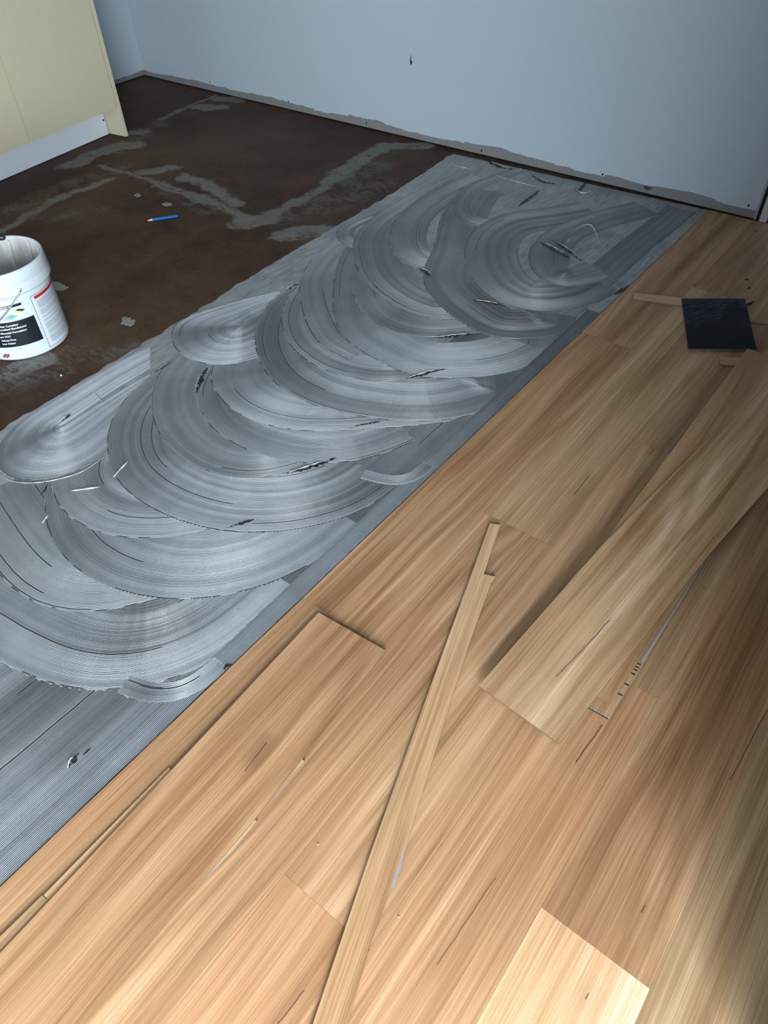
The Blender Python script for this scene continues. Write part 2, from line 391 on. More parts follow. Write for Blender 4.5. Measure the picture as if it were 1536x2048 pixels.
# wall with the sliding door, far right, and wall behind the camera with an opening for the fill lamp
for nm, y0, y1, z0, z1 in (('wall_east', -3.68, -3.22, 0, 2.45), ('wall_east_end', -0.58, 0.47, 0, 2.45), ('wall_east_head', -3.22, -0.58, 2.15, 2.45)):
    tag(box(nm, 1.4, 1.5, y0, y1, z0, z1, m_dim), kind='structure')
for nm, x0, x1, z0, z1 in (('wall_front', -5.1, -3.35, 0, 2.45), ('wall_front_end', -1.45, 1.5, 0, 2.45), ('wall_front_sill', -3.35, -1.45, 0, 0.9), ('wall_front_head', -3.35, -1.45, 2.1, 2.45)):
    tag(box(nm, x0, x1, -3.68, -3.58, z0, z1, m_dim), kind='structure')
tag(box('ceiling', -5.75, 1.5, -3.68, 4.07, 2.45, 2.55, m_ceil), kind='structure')

# ================================================================= cabinet
m_cream = plain('cream_laminate', (0.55, 0.515, 0.36), 0.42, 0.4, mottled=0.015, scale=4)
m_kick = plain('white_kickboard', (0.64, 0.70, 0.76), 0.45, 0.4, mottled=0.03, scale=6)
cab = empty('pantry_cabinet', (-4.498, 2.972, SUB), math.radians(8.5))
tag(cab, 'tall cream two-door cabinet on a white kickboard beside the far corner', 'cabinet')
# local frame: -Y runs along the front away from the end panel, -X is into the cabinet
box('end_panel', -0.56, 0.0, -0.020, 0.0, 0.004, 2.1, m_cream, cab)
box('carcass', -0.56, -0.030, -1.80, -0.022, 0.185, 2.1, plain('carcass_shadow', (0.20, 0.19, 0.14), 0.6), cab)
for y1, y0, nm in ((-0.0285, -0.7365, 'door'), (-0.7395, -1.45, 'door')):
    box(nm, -0.026, -0.007, y0, y1, 0.180, 2.1, m_cream, cab)
kb = box('kickboard', -0.165, -0.150, -1.80, -0.030, 0.004, 0.175, m_kick, cab)
bm = bmesh.new(); bmesh.ops.create_cone(bm, cap_ends=True, segments=10, radius1=.006, radius2=.006, depth=.002)
for v in bm.verts: v.co = (-0.1495+v.co.z, -0.042+v.co.x, 0.092+v.co.y)
me = bpy.data.meshes.new('screw_hole'); bm.to_mesh(me); bm.free(); me.materials.append(m_hole)
sh = bpy.data.objects.new('screw_hole', me); C.objects.link(sh); sh.parent = kb

# ================================================================= adhesive
def adhesive_material():
    t = NT('combed_adhesive')
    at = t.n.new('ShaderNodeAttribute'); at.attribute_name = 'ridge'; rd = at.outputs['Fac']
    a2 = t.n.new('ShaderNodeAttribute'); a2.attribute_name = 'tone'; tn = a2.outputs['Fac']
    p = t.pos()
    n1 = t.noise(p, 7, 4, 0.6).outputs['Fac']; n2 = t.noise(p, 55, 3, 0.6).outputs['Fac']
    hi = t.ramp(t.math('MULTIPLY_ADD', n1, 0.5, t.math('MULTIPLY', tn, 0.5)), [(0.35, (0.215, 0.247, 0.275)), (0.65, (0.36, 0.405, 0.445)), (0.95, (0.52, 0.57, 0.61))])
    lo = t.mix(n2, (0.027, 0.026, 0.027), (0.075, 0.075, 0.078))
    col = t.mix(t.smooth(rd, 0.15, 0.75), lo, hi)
    t.bump(n2, 0.15, 0.0008)
    return t.set(col, t.math('MULTIPLY_ADD', n2, 0.18, 0.27), 0.7)
def film_material():
    t = NT('scraped_adhesive_film'); p = t.pos()
    n1 = t.noise(p, 3.2, 5, 0.6).outputs['Fac']; n2 = t.noise(t.vm('MULTIPLY', p, (60, 9, 1)), 1, 4, 0.65).outputs['Fac']
    n3 = t.noise(p, 40, 3, 0.6).outputs['Fac']
    f = t.math('MULTIPLY_ADD', n2, 0.7, t.math('MULTIPLY', n1, 0.5))
    col = t.ramp(f, [(0.40, (0.16, 0.172, 0.18)), (0.55, (0.26, 0.28, 0.295)), (0.70, (0.37, 0.395, 0.41)), (0.85, (0.46, 0.485, 0.50))])
    t.bump(t.math('ADD', n2, t.math('MULTIPLY', n3, .4)), 0.5, 0.0012)
    return t.set(col, t.math('MULTIPLY_ADD', n3, 0.25, 0.22), 0.5)
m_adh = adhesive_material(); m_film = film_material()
m_lump = plain('fresh_adhesive', (0.52, 0.535, 0.535), 0.2, 0.6, scale=60)
m_bare = plain('bare_scrape', (0.022, 0.018, 0.016), 0.5, 0.4, mottled=.3, scale=50)

bed = empty('adhesive_bed', (-1.6, 1.8, SUB))
tag(bed, 'broad band of wet grey adhesive combed in fans beside the laid boards', 'adhesive')
bed_off = Vector((-1.6, 1.8, SUB))
def bed_obj(name, verts, faces, mats, **k):
    return mesh_obj(name, [(v[0]+1.6, v[1]-1.8, v[2]-SUB) for v in verts], faces, mats, bed, **k)

def smooth_curve(pts, step=0.013):
    P = np.array(pts, float)
    # Catmull-Rom through the points, then even spacing
    Q = np.vstack([2*P[0]-P[1], P, 2*P[-1]-P[-2]]); out = []
    for i in range(1, len(Q)-2):
        p0, p1, p2, p3 = Q[i-1], Q[i], Q[i+1], Q[i+2]
        for s in np.linspace(0, 1, 16, endpoint=False):
            out.append(0.5*((2*p1)+(-p0+p2)*s+(2*p0-5*p1+4*p2-p3)*s*s+(-p0+3*p1-3*p2+p3)*s**3))
    out.append(Q[-2]); out = np.array(out)
    for _ in range(6): out[1:-1] = .5*out[1:-1] + .25*(out[2:]+out[:-2])
    L = np.r_[0, np.cumsum(np.hypot(*np.diff(out, axis=0).T))]
    n = max(8, int(L[-1]/step)); s = np.linspace(0, L[-1], n)
    return np.c_[np.interp(s, L, out[:, 0]), np.interp(s, L, out[:, 1])]
def gsm(a, k):
    w = np.exp(-np.linspace(-2, 2, 2*k+1)**2); w /= w.sum()
    return np.convolve(np.pad(a, k, mode='edge'), w, 'valid')
def offset_frame(c, width):
    d = np.gradient(c, axis=0); d /= np.linalg.norm(d, axis=1)[:, None]
    ang = np.unwrap(np.arctan2(d[:, 1], d[:, 0])); k = min(7, max(1, len(c)//8)); ang = gsm(ang, k)
    nrm = np.c_[-np.sin(ang), np.cos(ang)]
    ds = np.r_[np.hypot(*np.diff(c, axis=0).T), 0]; ds[-1] = ds[-2]
    curv = np.gradient(ang)/np.maximum(ds, 1e-6)            # + : bends towards the left, where the ridges go
    rad = 1/np.maximum(gsm(curv, k), 1e-3)
    w = gsm(np.minimum(width, 0.90*rad), k)
    return nrm, w
def inside(px, py, poly):
    r = np.zeros(px.shape, bool); n = len(poly); j = n-1
    for i in range(n):
        xi, yi = poly[i]; xj, yj = poly[j]
        c = ((yi > py) != (yj > py)) & (px < (xj-xi)*(py-yi)/((yj-yi) if yj != yi else 1e-12)+xi)
        r ^= c; j = i
    return r

SWEEPS = [   # outer edge of each pass of the trowel, first pass first; width combed inward
 ([(-0.962,-0.403),(-0.959,-0.134),(-0.953,0.258),(-0.959,0.714),(-0.957,0.900)], 0.50, 'STRAIGHT'),
 ([(-0.956,0.633),(-0.959,0.714),(-0.958,1.158),(-0.958,1.655),(-0.959,2.445)], 0.40, 'STRAIGHT'),
 ([(-2.024,0.110),(-1.703,0.137),(-1.451,0.166),(-1.376,0.181),(-1.305,0.192),(-1.213,0.226),(-1.127,0.295),(-1.046,0.382),(-0.990,0.501),(-0.971,0.648),(-0.978,0.816)], 0.34, 'F1'),
 ([(-2.109,0.408),(-1.887,0.357),(-1.703,0.320),(-1.636,0.310),(-1.562,0.315),(-1.470,0.342),(-1.419,0.371),(-1.368,0.414),(-1.316,0.474),(-1.279,0.540),(-1.235,0.671),(-1.225,0.821)], 0.30, 'F2'),
 ([(-2.070,0.755),(-1.951,0.628),(-1.906,0.585),(-1.839,0.545),(-1.736,0.499),(-1.654,0.475),(-1.525,0.468),(-1.406,0.498),(-1.324,0.520),(-1.258,0.553),(-1.184,0.608),(-1.126,0.677),(-1.086,0.725),(-1.018,0.859),(-0.996,0.990),(-1.001,1.113)], 0.30, 'F3'),
 ([(-2.195,1.035),(-2.075,0.768),(-1.979,0.646),(-1.922,0.616),(-1.829,0.588),(-1.722,0.583),(-1.619,0.598),(-1.537,0.633),(-1.473,0.681),(-1.420,0.740),(-1.339,0.846),(-1.270,0.996)], 0.26, 'F4'),
 ([(-2.341,1.392),(-2.357,1.216),(-2.347,0.965),(-2.340,0.789),(-2.309,0.706),(-2.248,0.625),(-2.170,0.586),(-2.072,0.584),(-2.021,0.609),(-1.979,0.646),(-1.938,0.703),(-1.914,0.764),(-1.918,0.853),(-1.966,1.017),(-2.080,1.276)], 0.24, 'LF1', [(-2.211,1.286),(-2.209,1.103),(-2.192,0.944),(-2.186,0.875),(-2.186,0.858),(-2.185,0.855),(-2.182,0.853),(-2.178,0.853),(-2.175,0.855),(-2.173,0.860),(-2.173,0.871),(-2.174,0.909),(-2.180,1.001),(-2.183,1.142),(-2.181,1.286)]),
 ([(-2.185,1.379),(-2.178,1.289),(-2.144,1.135),(-2.105,1.044),(-2.065,0.985),(-2.015,0.929),(-1.925,0.860),(-1.798,0.796),(-1.628,0.775),(-1.472,0.793),(-1.357,0.830),(-1.278,0.870),(-1.170,0.958),(-1.104,1.040),(-1.052,1.127),(-1.027,1.191),(-1.014,1.310)], 0.28, 'F5'),
 ([(-2.231,1.471),(-2.196,1.370),(-2.161,1.284),(-2.087,1.191),(-1.987,1.103),(-1.878,1.043),(-1.784,1.012),(-1.649,0.994),(-1.545,1.005),(-1.472,1.031),(-1.414,1.068),(-1.372,1.117),(-1.324,1.194),(-1.256,1.347)], 0.24, 'F6'),
 ([(-2.024,1.420),(-1.984,1.337),(-1.933,1.279),(-1.875,1.232),(-1.783,1.185),(-1.668,1.157),(-1.537,1.159),(-1.411,1.190),(-1.335,1.223),(-1.237,1.298),(-1.152,1.407),(-1.102,1.541)], 0.24, 'F7'),
 ([(-2.049,1.489),(-1.981,1.380),(-1.908,1.340),(-1.798,1.295),(-1.682,1.283),(-1.594,1.294),(-1.529,1.313),(-1.461,1.345),(-1.373,1.405),(-1.294,1.476),(-1.150,1.608),(-1.041,1.715),(-1.027,1.768),(-1.064,1.851)], 0.22, 'F8'),
 ([(-2.217,2.038),(-2.343,1.786),(-2.399,1.617),(-2.392,1.547),(-2.323,1.480),(-2.247,1.437),(-2.155,1.413),(-2.060,1.424),(-2.002,1.453),(-1.957,1.502),(-1.911,1.579),(-1.902,1.706),(-1.967,1.898)], 0.21, 'LF2', [(-2.155,1.972),(-2.173,1.802),(-2.155,1.740),(-2.151,1.718),(-2.146,1.711),(-2.144,1.708),(-2.139,1.707),(-2.137,1.708),(-2.137,1.713),(-2.137,1.723),(-2.137,1.752),(-2.137,1.828),(-2.121,1.969)]),
 ([(-2.178,2.268),(-2.200,2.095),(-2.201,1.978),(-2.158,1.859),(-2.101,1.768),(-2.041,1.695),(-1.958,1.620),(-1.870,1.560),(-1.760,1.506),(-1.637,1.484),(-1.497,1.487),(-1.378,1.521),(-1.280,1.560),(-1.216,1.592),(-1.158,1.631),(-1.086,1.689),(-1.025,1.765),(-0.963,1.876),(-0.941,1.959),(-0.975,2.050),(-1.011,2.117)], 0.26, 'F9'),
 ([(-2.227,2.324),(-2.174,2.068),(-2.122,1.963),(-2.067,1.882),(-2.016,1.828),(-1.895,1.738),(-1.799,1.702),(-1.663,1.675),(-1.533,1.694),(-1.433,1.729),(-1.353,1.790),(-1.283,1.889)], 0.24, 'F10'),
 ([(-2.382,2.902),(-2.351,2.576),(-2.333,2.467),(-2.307,2.350),(-2.244,2.215),(-2.166,2.102),(-1.949,1.910),(-1.768,1.801),(-1.599,1.789)], 0.20, 'F10B'),
 ([(-2.297,2.775),(-2.247,2.534),(-2.227,2.483),(-2.136,2.327),(-2.020,2.177),(-1.906,2.037),(-1.814,1.956),(-1.691,1.883),(-1.573,1.864),(-1.458,1.843),(-1.366,1.846),(-1.287,1.866),(-1.203,1.922),(-1.128,1.988),(-1.060,2.065),(-0.994,2.187),(-0.972,2.288),(-0.980,2.362),(-1.015,2.419)], 0.25, 'F11'),
 ([(-2.016,2.293),(-1.918,2.193),(-1.809,2.111),(-1.722,2.071),(-1.621,2.055),(-1.501,2.074),(-1.405,2.128),(-1.300,2.235),(-1.202,2.391)], 0.18, 'F12C'),
 ([(-2.370,3.106),(-2.426,2.872),(-2.444,2.770),(-2.425,2.659),(-2.372,2.604),(-2.303,2.562),(-2.212,2.538),(-2.129,2.583)], 0.10, 'LF4'),
 ([(-1.027,2.411),(-1.022,2.707),(-1.022,3.017),(-1.021,3.351),(-1.007,3.627),(-1.001,3.892)], 0.16, 'F17'),
 ([(-2.337,3.646),(-2.368,3.289),(-2.373,2.977),(-2.345,2.801),(-2.300,2.681),(-2.250,2.592),(-2.167,2.498),(-2.028,2.366),(-1.879,2.276),(-1.732,2.228),(-1.601,2.212),(-1.512,2.234),(-1.402,2.317),(-1.316,2.459)], 0.26, 'F12'),
 ([(-2.277,3.686),(-2.310,3.353),(-2.269,3.017),(-2.184,2.817),(-2.085,2.679),(-1.980,2.590),(-1.879,2.554),(-1.812,2.553),(-1.770,2.583)], 0.19, 'F12B'),
 ([(-2.191,3.503),(-2.138,3.288),(-2.059,3.086),(-1.958,2.903),(-1.868,2.731),(-1.821,2.607),(-1.757,2.497),(-1.679,2.422),(-1.553,2.343),(-1.413,2.285),(-1.296,2.252),(-1.184,2.272),(-1.098,2.333),(-1.024,2.418),(-0.996,2.527),(-1.028,2.602)], 0.24, 'F13'),
 ([(-2.054,4.024),(-2.109,3.874),(-2.155,3.677),(-2.179,3.546),(-2.143,3.374),(-2.095,3.253),(-2.016,3.153),(-1.943,3.105),(-1.853,3.088),(-1.770,3.138)], 0.10, 'F15'),
 ([(-1.556,3.683),(-1.666,3.514),(-1.773,3.394),(-1.837,3.252),(-1.843,3.102),(-1.817,2.986),(-1.773,2.882),(-1.720,2.796),(-1.668,2.726),(-1.542,2.602),(-1.431,2.535),(-1.301,2.510),(-1.178,2.546),(-1.061,2.649),(-1.000,2.769),(-0.973,2.911)], 0.26, 'F14'),
 ([(-1.316,3.847),(-1.447,3.580),(-1.531,3.302),(-1.512,3.075),(-1.448,2.928),(-1.326,2.804),(-1.215,2.786),(-1.115,2.856),(-1.049,2.998)], 0.20, 'F16'),
 ([(-0.962,-0.403),(-0.959,-0.134),(-0.953,0.258),(-0.959,0.714),(-0.958,1.158),(-0.958,1.655),(-0.957,2.239),(-0.960,2.685)], 0.058, 'STRAIGHT'),
 ([(-1.130,0.298),(-1.084,0.303),(-1.024,0.330),(-0.978,0.370),(-0.957,0.405),(-0.954,0.451),(-0.956,0.516)], 0.055, 'H1'),
 ([(-1.136,1.280),(-1.045,1.297),(-1.000,1.318),(-0.969,1.358),(-0.963,1.391),(-0.969,1.471)], 0.045, 'H2'),
]
built = []; pitches = []
PITCH = 0.0031
for pts, width, nm, *inner in SWEEPS:
    pitch = 0.0040 if (nm == 'STRAIGHT' and (width > .45 or width < .1)) else PITCH; pitches.append(pitch)
    c = smooth_curve(pts, 0.012)
    for _ in range(220 if nm in ('F1', 'F2', 'F3', 'F4') else 60): c[1:-1] = .5*c[1:-1] + .25*(c[2:]+c[:-2])
    nrm, w = offset_frame(c, width)
    if nm == 'STRAIGHT': w[:] = width
    if inner:
        f = np.linspace(0, 1, len(c)); q = np.array(inner[0]); g = np.linspace(0, 1, len(q))
        v = np.c_[np.interp(f, g, q[:, 0]), np.interp(f, g, q[:, 1])] - c
        w = np.linalg.norm(v, axis=1); nrm = v/w[:, None]
    built.append((c, nrm, w, nm))
polys = [np.vstack([c, (c+nrm*w[:, None])[::-1]]) for c, nrm, w, nm in built]
BAND_L = [(-2.259,0.369),(-2.336,0.706),(-2.351,0.923),(-2.372,1.227),(-2.386,1.551),(-2.404,1.813),(-2.429,2.123),(-2.447,2.672),(-2.471,3.288),(-2.525,3.900)]
band_poly = np.array(BAND_L + [(X0-.004, WALL_Y-.012), (X0-.004, -0.75), (BAND_L[0][0], -0.75)])
ZB = SUB + 0.0006; ZH = 0.0012
for si, (c, nrm, w, nm) in enumerate(built):
    n = len(c); nr = max(4, int(round(w.max()/pitches[si])))
    prof_u = []; prof_h = []
    for k in range(nr):
        for f, hh in ((0.12, 0.0), (0.23, 0.65), (0.38, 1.0), (0.52, 1.0), (0.67, 0.65), (0.78, 0.0)):
            prof_u.append((k+f)/nr); prof_h.append(hh)
    u = np.array(prof_u); hgt = np.array(prof_h); m = len(u)
    amp = np.repeat(0.82 + 0.25*rng.random(nr), 6)
    H = np.ones((n, m))*hgt*amp
    # passes press harder or lighter along the stroke and across the blade
    tt = np.linspace(0, 1, n)
    for _ in range(3):
        ph = rng.random(2)*6.28
        H *= (1 + 0.14*np.sin(tt*rng.uniform(3, 9)+ph[0]))[:, None]*(1 + 0.10*np.sin(u*rng.uniform(4, 16)+ph[1]))[None, :]
    # clogged or missing teeth leave dark lines along the stroke
    for k in range(nr):
        if rng.random() < 0.035:
            a = rng.uniform(-.3, .8); b = a + rng.uniform(.15, .7)
            wdt = 1
            sel = (tt > a) & (tt < b)
            for q in range(k, min(nr, k+wdt)): H[np.ix_(sel, range(q*6, q*6+6))] *= 0.05
    kn = rng.uniform(.62, 1.18, max(5, nr//5)); band = gsm(np.interp(u, np.linspace(0, 1, len(kn)), kn), 4)
    drift = gsm(np.interp(tt, np.linspace(0, 1, 6), rng.uniform(.75, 1.2, 6)), 5)
    TONE = np.clip(drift[:, None]*band[None, :], 0.15, 1.35)
    if nm == 'STRAIGHT': TONE *= 0.55
    H *= (0.55+0.45*TONE)
    if nm not in ('STRAIGHT', 'H1', 'H2'):
        H[:, :9] *= np.where(gsm(rng.random(n), 3) > .52, 0.10, 1.0)[:, None]      # blade edge: a dark scraped line
        H[:, 9:14] = np.maximum(H[:, 9:14], .9*hgt[9:14])
    X = c[:, None, :] + nrm[:, None, :]*(w[:, None]*u[None, :])[:, :, None]
    jit = gsm(rng.normal(0, 1, n), 3)*0.0006
    X = X + nrm[:, None, :]*jit[:, None, None]
    Z = ZB + ZH*np.clip(H, 0, 1.25)
    cx = .25*(X[:-1, :-1]+X[1:, :-1]+X[:-1, 1:]+X[1:, 1:])
    keep = inside(cx[..., 0], cx[..., 1], band_poly)
    for pj in polys[si+1:]: keep &= ~inside(cx[..., 0], cx[..., 1], pj)
    ii, jj = np.nonzero(keep)
    if len(ii) == 0: continue
    a = ii*m+jj; faces = np.c_[a, a+1, a+m+1, a+m]
    # drop very compressed ridges near the pivot of the stroke
    V = np.c_[X.reshape(-1, 2), Z.reshape(-1)]
    used = np.unique(faces); remap = -np.ones(len(V), int); remap[used] = np.arange(len(used))
    V = V[used]; faces = remap[faces]; rv = np.clip(H.reshape(-1)[used], 0, 1); tv = TONE.reshape(-1)[used]
    # keep the faces looking up
    p0, p1, p2 = V[faces[0][0]], V[faces[0][1]], V[faces[0][2]]
    if np.cross(p1-p0, p2-p0)[2] < 0: faces = faces[:, ::-1]
    me = bpy.data.meshes.new('trowel_sweep')
    me.vertices.add(len(V)); me.vertices.foreach_set('co', (V-np.array([-1.6, 1.8, SUB])).ravel())
    nf = len(faces); me.loops.add(nf*4); me.loops.foreach_set('vertex_index', faces.ravel().astype(np.int32))
    me.polygons.add(nf); me.polygons.foreach_set('loop_start', np.arange(0, nf*4, 4, dtype=np.int32))
    me.polygons.foreach_set('use_smooth', np.zeros(nf, bool))
    me.update(calc_edges=True)
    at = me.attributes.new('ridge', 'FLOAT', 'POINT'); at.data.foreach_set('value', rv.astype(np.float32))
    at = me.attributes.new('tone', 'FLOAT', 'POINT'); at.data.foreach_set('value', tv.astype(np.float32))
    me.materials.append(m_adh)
    o = bpy.data.objects.new('trowel_sweep', me); C.objects.link(o); o.parent = bed; o['kind'] = 'stuff'
# thin film scraped over the whole band, under the combed ridges
def ragged(pts, amp, step):
    c = smooth_curve(pts, step); d = np.gradient(c, axis=0); d /= np.linalg.norm(d, axis=1)[:, None]
    return c + np.c_[-d[:, 1], d[:, 0]]*(rng.normal(0, amp, len(c)))[:, None]
lf = ragged(BAND_L, 0.004, 0.03)
outl = [(BAND_L[0][0], -0.75)] + [tuple(p) for p in lf] + [(X0-.004, WALL_Y-.014), (X0-.004, -0.75)]
bm = bmesh.new(); vs = [bm.verts.new((x+1.6, y-1.8, 0.0005)) for x, y in outl]; bm.faces.new(vs)
bmesh.ops.triangulate(bm, faces=bm.faces[:])
bmesh.ops.recalc_face_normals(bm, faces=bm.faces[:])
if sum(f.normal.z for f in bm.faces) < 0: bmesh.ops.reverse_faces(bm, faces=bm.faces[:])
me = bpy.data.meshes.new('adhesive_film'); bm.to_mesh(me); bm.free(); me.materials.append(m_film)
o = bpy.data.objects.new('adhesive_film', me); C.objects.link(o); o.parent = bed; o['label'] = 'thin scraped grey adhesive film'
# where the blade lifted: bare dark streaks with a curled bead of adhesive beside them
STREAKS = [
 ([(-1.348,1.152),(-1.319,1.189),(-1.286,1.252),(-1.264,1.309)], 0.012), ([(-1.344,1.817),(-1.314,1.867),(-1.284,1.925),(-1.256,1.958)], 0.011),
 ([(-1.425,2.109),(-1.367,2.169),(-1.284,2.256)], 0.011), ([(-1.933,1.279),(-1.986,1.356),(-2.026,1.419)], 0.014), ([(-2.192,2.044),(-2.193,2.094),(-2.187,2.132)], 0.012),
 ([(-1.330,1.457),(-1.298,1.508),(-1.258,1.558)], 0.006), ([(-1.823,2.569),(-1.783,2.561),(-1.736,2.535)], 0.014), ([(-1.328,0.857),(-1.312,0.884),(-1.274,0.950)], 0.006),
 ([(-1.458,2.463),(-1.373,2.491),(-1.316,2.500)], 0.010), ([(-1.797,3.440),(-1.800,3.574),(-1.810,3.692)], 0.016), ([(-2.206,0.872),(-2.210,0.898),(-2.213,0.918)], 0.010),
 ([(-1.495,3.134),(-1.392,3.094),(-1.297,3.065)], 0.020), ([(-1.453,3.183),(-1.342,3.128),(-1.238,3.068)], 0.014), ([(-2.277,3.905),(-2.169,3.871),(-2.088,3.878)], 0.022),
 ([(-1.947,3.862),(-1.856,3.816),(-1.766,3.824)], 0.016), ([(-1.659,3.828),(-1.629,3.798),(-1.647,3.956)], 0.014), ([(-1.058,0.104),(-1.063,0.124),(-1.071,0.141)], 0.012),
 ([(-1.059,0.143),(-1.060,0.153),(-1.058,0.164)], 0.007), ([(-0.979,2.864),(-0.964,2.918),(-0.960,2.976)], 0.016), ([(-0.963,0.506),(-0.963,0.522),(-0.954,0.528)], 0.008),
 ([(-2.174,1.250),(-2.171,1.303),(-2.174,1.369)], 0.006), ([(-1.925,0.599),(-1.941,0.632),(-1.974,0.647)], 0.004),
]
for pts, wd in STREAKS:
    c = smooth_curve(pts, 0.006); d = np.gradient(c, axis=0); d /= np.linalg.norm(d, axis=1)[:, None]; nn = np.c_[-d[:, 1], d[:, 0]]
    t_ = np.linspace(0, 1, len(c)); prof = np.sin(PI*np.clip(t_*1.0, 0.02, .98))**.6*wd
    a = c + nn*(prof*np.clip(rng.normal(.45, .35, len(c)), -.1, 1.1))[:, None]; b = c - nn*(prof*np.clip(rng.normal(.45, .35, len(c)), -.1, 1.1))[:, None]
    n = len(c)
    bed_obj('bare_streak', [(x, y, SUB+.0031) for x, y in a]+[(x, y, SUB+.0031) for x, y in b], [(i, n+i, n+i+1, i+1) for i in range(n-1)], m_bare)
    if wd > .009:
        e = c + nn*(prof*1.05)[:, None]
        k0, k1 = int(n*.1), max(int(n*.1)+3, int(n*.75))
        tb = tube('adhesive_bead', [(x+1.6, y-1.8, .0030) for x, y in e[k0:k1]], [0.0006+.0020*abs(math.sin(9*s+wd*300))*math.sin(PI*s) for s in np.linspace(0.05, .95, k1-k0)], m_lump, bed, 7)
BEADS = [([(-1.416,3.318),(-1.414,3.390),(-1.388,3.450),(-1.332,3.403),(-1.250,3.283)], .0045), ([(-1.384,3.204),(-1.393,3.252)], .005),
         ([(-2.123,0.577),(-2.067,0.581),(-2.016,0.606),(-1.974,0.643),(-1.933,0.700),(-1.910,0.760),(-1.914,0.849)], .0016), ([(-1.861,0.673),(-1.829,0.708),(-1.799,0.742)], .0035), ([(-1.802,0.796),(-1.818,0.843),(-1.828,0.883)], .0035),
         ([(-1.810,0.531),(-1.827,0.565)], .003), ([(-1.653,3.815),(-1.587,3.793),(-1.566,3.883)], .005), ([(-2.408,3.740),(-2.278,3.742)], .0025), ([(-2.157,3.767),(-2.054,3.736),(-1.808,3.727)], .0025), ([(-2.245,1.050),(-2.170,1.030)], .002)]
for pts, r_ in BEADS:
    c = smooth_curve(pts, 0.012); n = len(c)
    tube('adhesive_bead', [(x+1.6, y-1.8, .0028) for x, y in c], [max(.0006, r_*math.sin(PI*(.08+.84*i/(n-1)))*(.8+.3*math.sin(i*1.7))) for i in range(n)], m_lump, bed, 7)

# ================================================================= loose boards and offcuts
m_sidedark = plain('dark_board_side', (0.022, 0.018, 0.015), 0.6, 0.2)
m_sidetan = plain('tan_board_side', (0.15, 0.095, 0.055), 0.6, 0.2)
m_core = plain('vinyl_core_layers', (0.12, 0.125, 0.13), 0.45, 0.4)
m_corelight = plain('vinyl_core_light', (0.33, 0.345, 0.36), 0.45, 0.4)
def loose(name, pts, z0, z1, look, label, cat, along, veins=(), group=None, edge=None, slope=0.0):
    o = prism(name, pts, z0, z1, [m_black, edge or m_core, m_black], None, along)
    vs = [(local(o, a), local(o, b), *w) for a, b, *w in veins]
    if slope:                                   # the far end is propped up: lift every corner by its distance along Y
        ca, sa = math.cos(o.rotation_euler.z), math.sin(o.rotation_euler.z)
        for v in o.data.vertices: v.co.z += slope*(o.location.y + v.co.x*sa + v.co.y*ca)
        o.data.update()
    o.data.materials[0] = wood(look[0], look[1], look[2], vs)
    tag(o, label, cat, group); return o
# stack on the right: three boards one over the other
pv = loose('loose_board', [(-0.292,0.953),(-0.111,0.963),(-0.105,1.575),(-0.099,2.094),(-0.327,2.110)], -0.012, -0.007, (0.15, -.4, .4),
           'lowest loose board of the stack, its notched edge peeping out below', 'board', (0.0, 1.0), edge=m_corelight, slope=0.022)
for seg in [[(-0.124,1.150),(-0.113,1.151)], [(-0.124,1.143),(-0.112,1.144)], [(-0.124,1.132),(-0.111,1.133)], [(-0.124,1.122),(-0.111,1.123)],
            [(-0.124,1.108),(-0.111,1.109)], [(-0.125,1.071),(-0.111,1.072)], [(-0.124,1.037),(-0.112,1.037)]]:
    (ax, ay), (bx, by) = local(pv, seg[0]), local(pv, seg[1])
    dx, dy = bx-ax, by-ay; L = math.hypot(dx, dy); nx, ny = -dy/L*.0017, dx/L*.0017
    mesh_obj('slot', [(ax+nx, ay+ny, .0054+.022*seg[0][1]), (bx+nx, by+ny, .0054+.022*seg[1][1]), (bx-nx, by-ny, .0054+.022*seg[1][1]), (ax-nx, ay-ny, .0054+.022*seg[0][1])], [(0, 3, 2, 1)], m_hole, pv)
loose('loose_board', [(-0.218,0.991),(-0.160,0.992),(-0.124,0.995),(-0.120,1.143),(-0.108,1.571),(-0.111,2.654),(-0.355,2.653),(-0.363,1.421)], 0.001, 0.006, (0.0, .3, .4),
      'middle loose board, sandwiched in the stack and pointing at the black offcut', 'board', (0.0, 1.0), edge=m_sidetan, slope=0.022)
loose('loose_board', [(-0.403,0.843),(-0.363,1.417),(-0.233,2.497),(-0.226,2.549),(0.006,2.542),(-0.057,1.940),(-0.104,1.581),(-0.174,0.826)], 0.0067, 0.012, (0.48, -.5, .9),
      'top loose board of the stack, lifted off the floor with a dark split', 'board', (0.075, 1.0), edge=m_sidetan, slope=0.022,
      veins=[([(-0.263,0.978)][0], [(-0.248,1.074)][0], .0016), ([(-0.248,1.074)][0], [(-0.231,1.207)][0], .0020)])
# short packers prop up the far end of the pile
pk = box('packer', -.28, -.16, 2.18, 2.26, 0.0, 0.0355, [m_core]); pk.data.transform(Matrix.Translation((-pv.location.x, -pv.location.y, -pv.location.z))); pk.parent = pv
(ax, ay), (bx, by) = [local(pv, q) for q in [(-0.164,0.960),(-0.112,0.962)]]
zA, zB2 = .022*.972, .022*.972
mesh_obj('core_line', [(ax, ay-.0006, zA+.0008), (bx, by-.0006, zB2+.0008), (bx, by-.0006, zB2+.0044), (ax, ay-.0006, zA+.0044)], [(0, 1, 2, 3)], m_hole, pv)
m_tongue = plain('grey_tongue', (0.24, 0.29, 0.32), 0.55, 0.3)
tg = [local(pv, q) for q in [(-0.122,1.151),(-0.115,1.149),(-0.111,1.323),(-0.109,1.446),(-0.105,1.576),(-0.112,1.575),(-0.117,1.453),(-0.120,1.329)]]
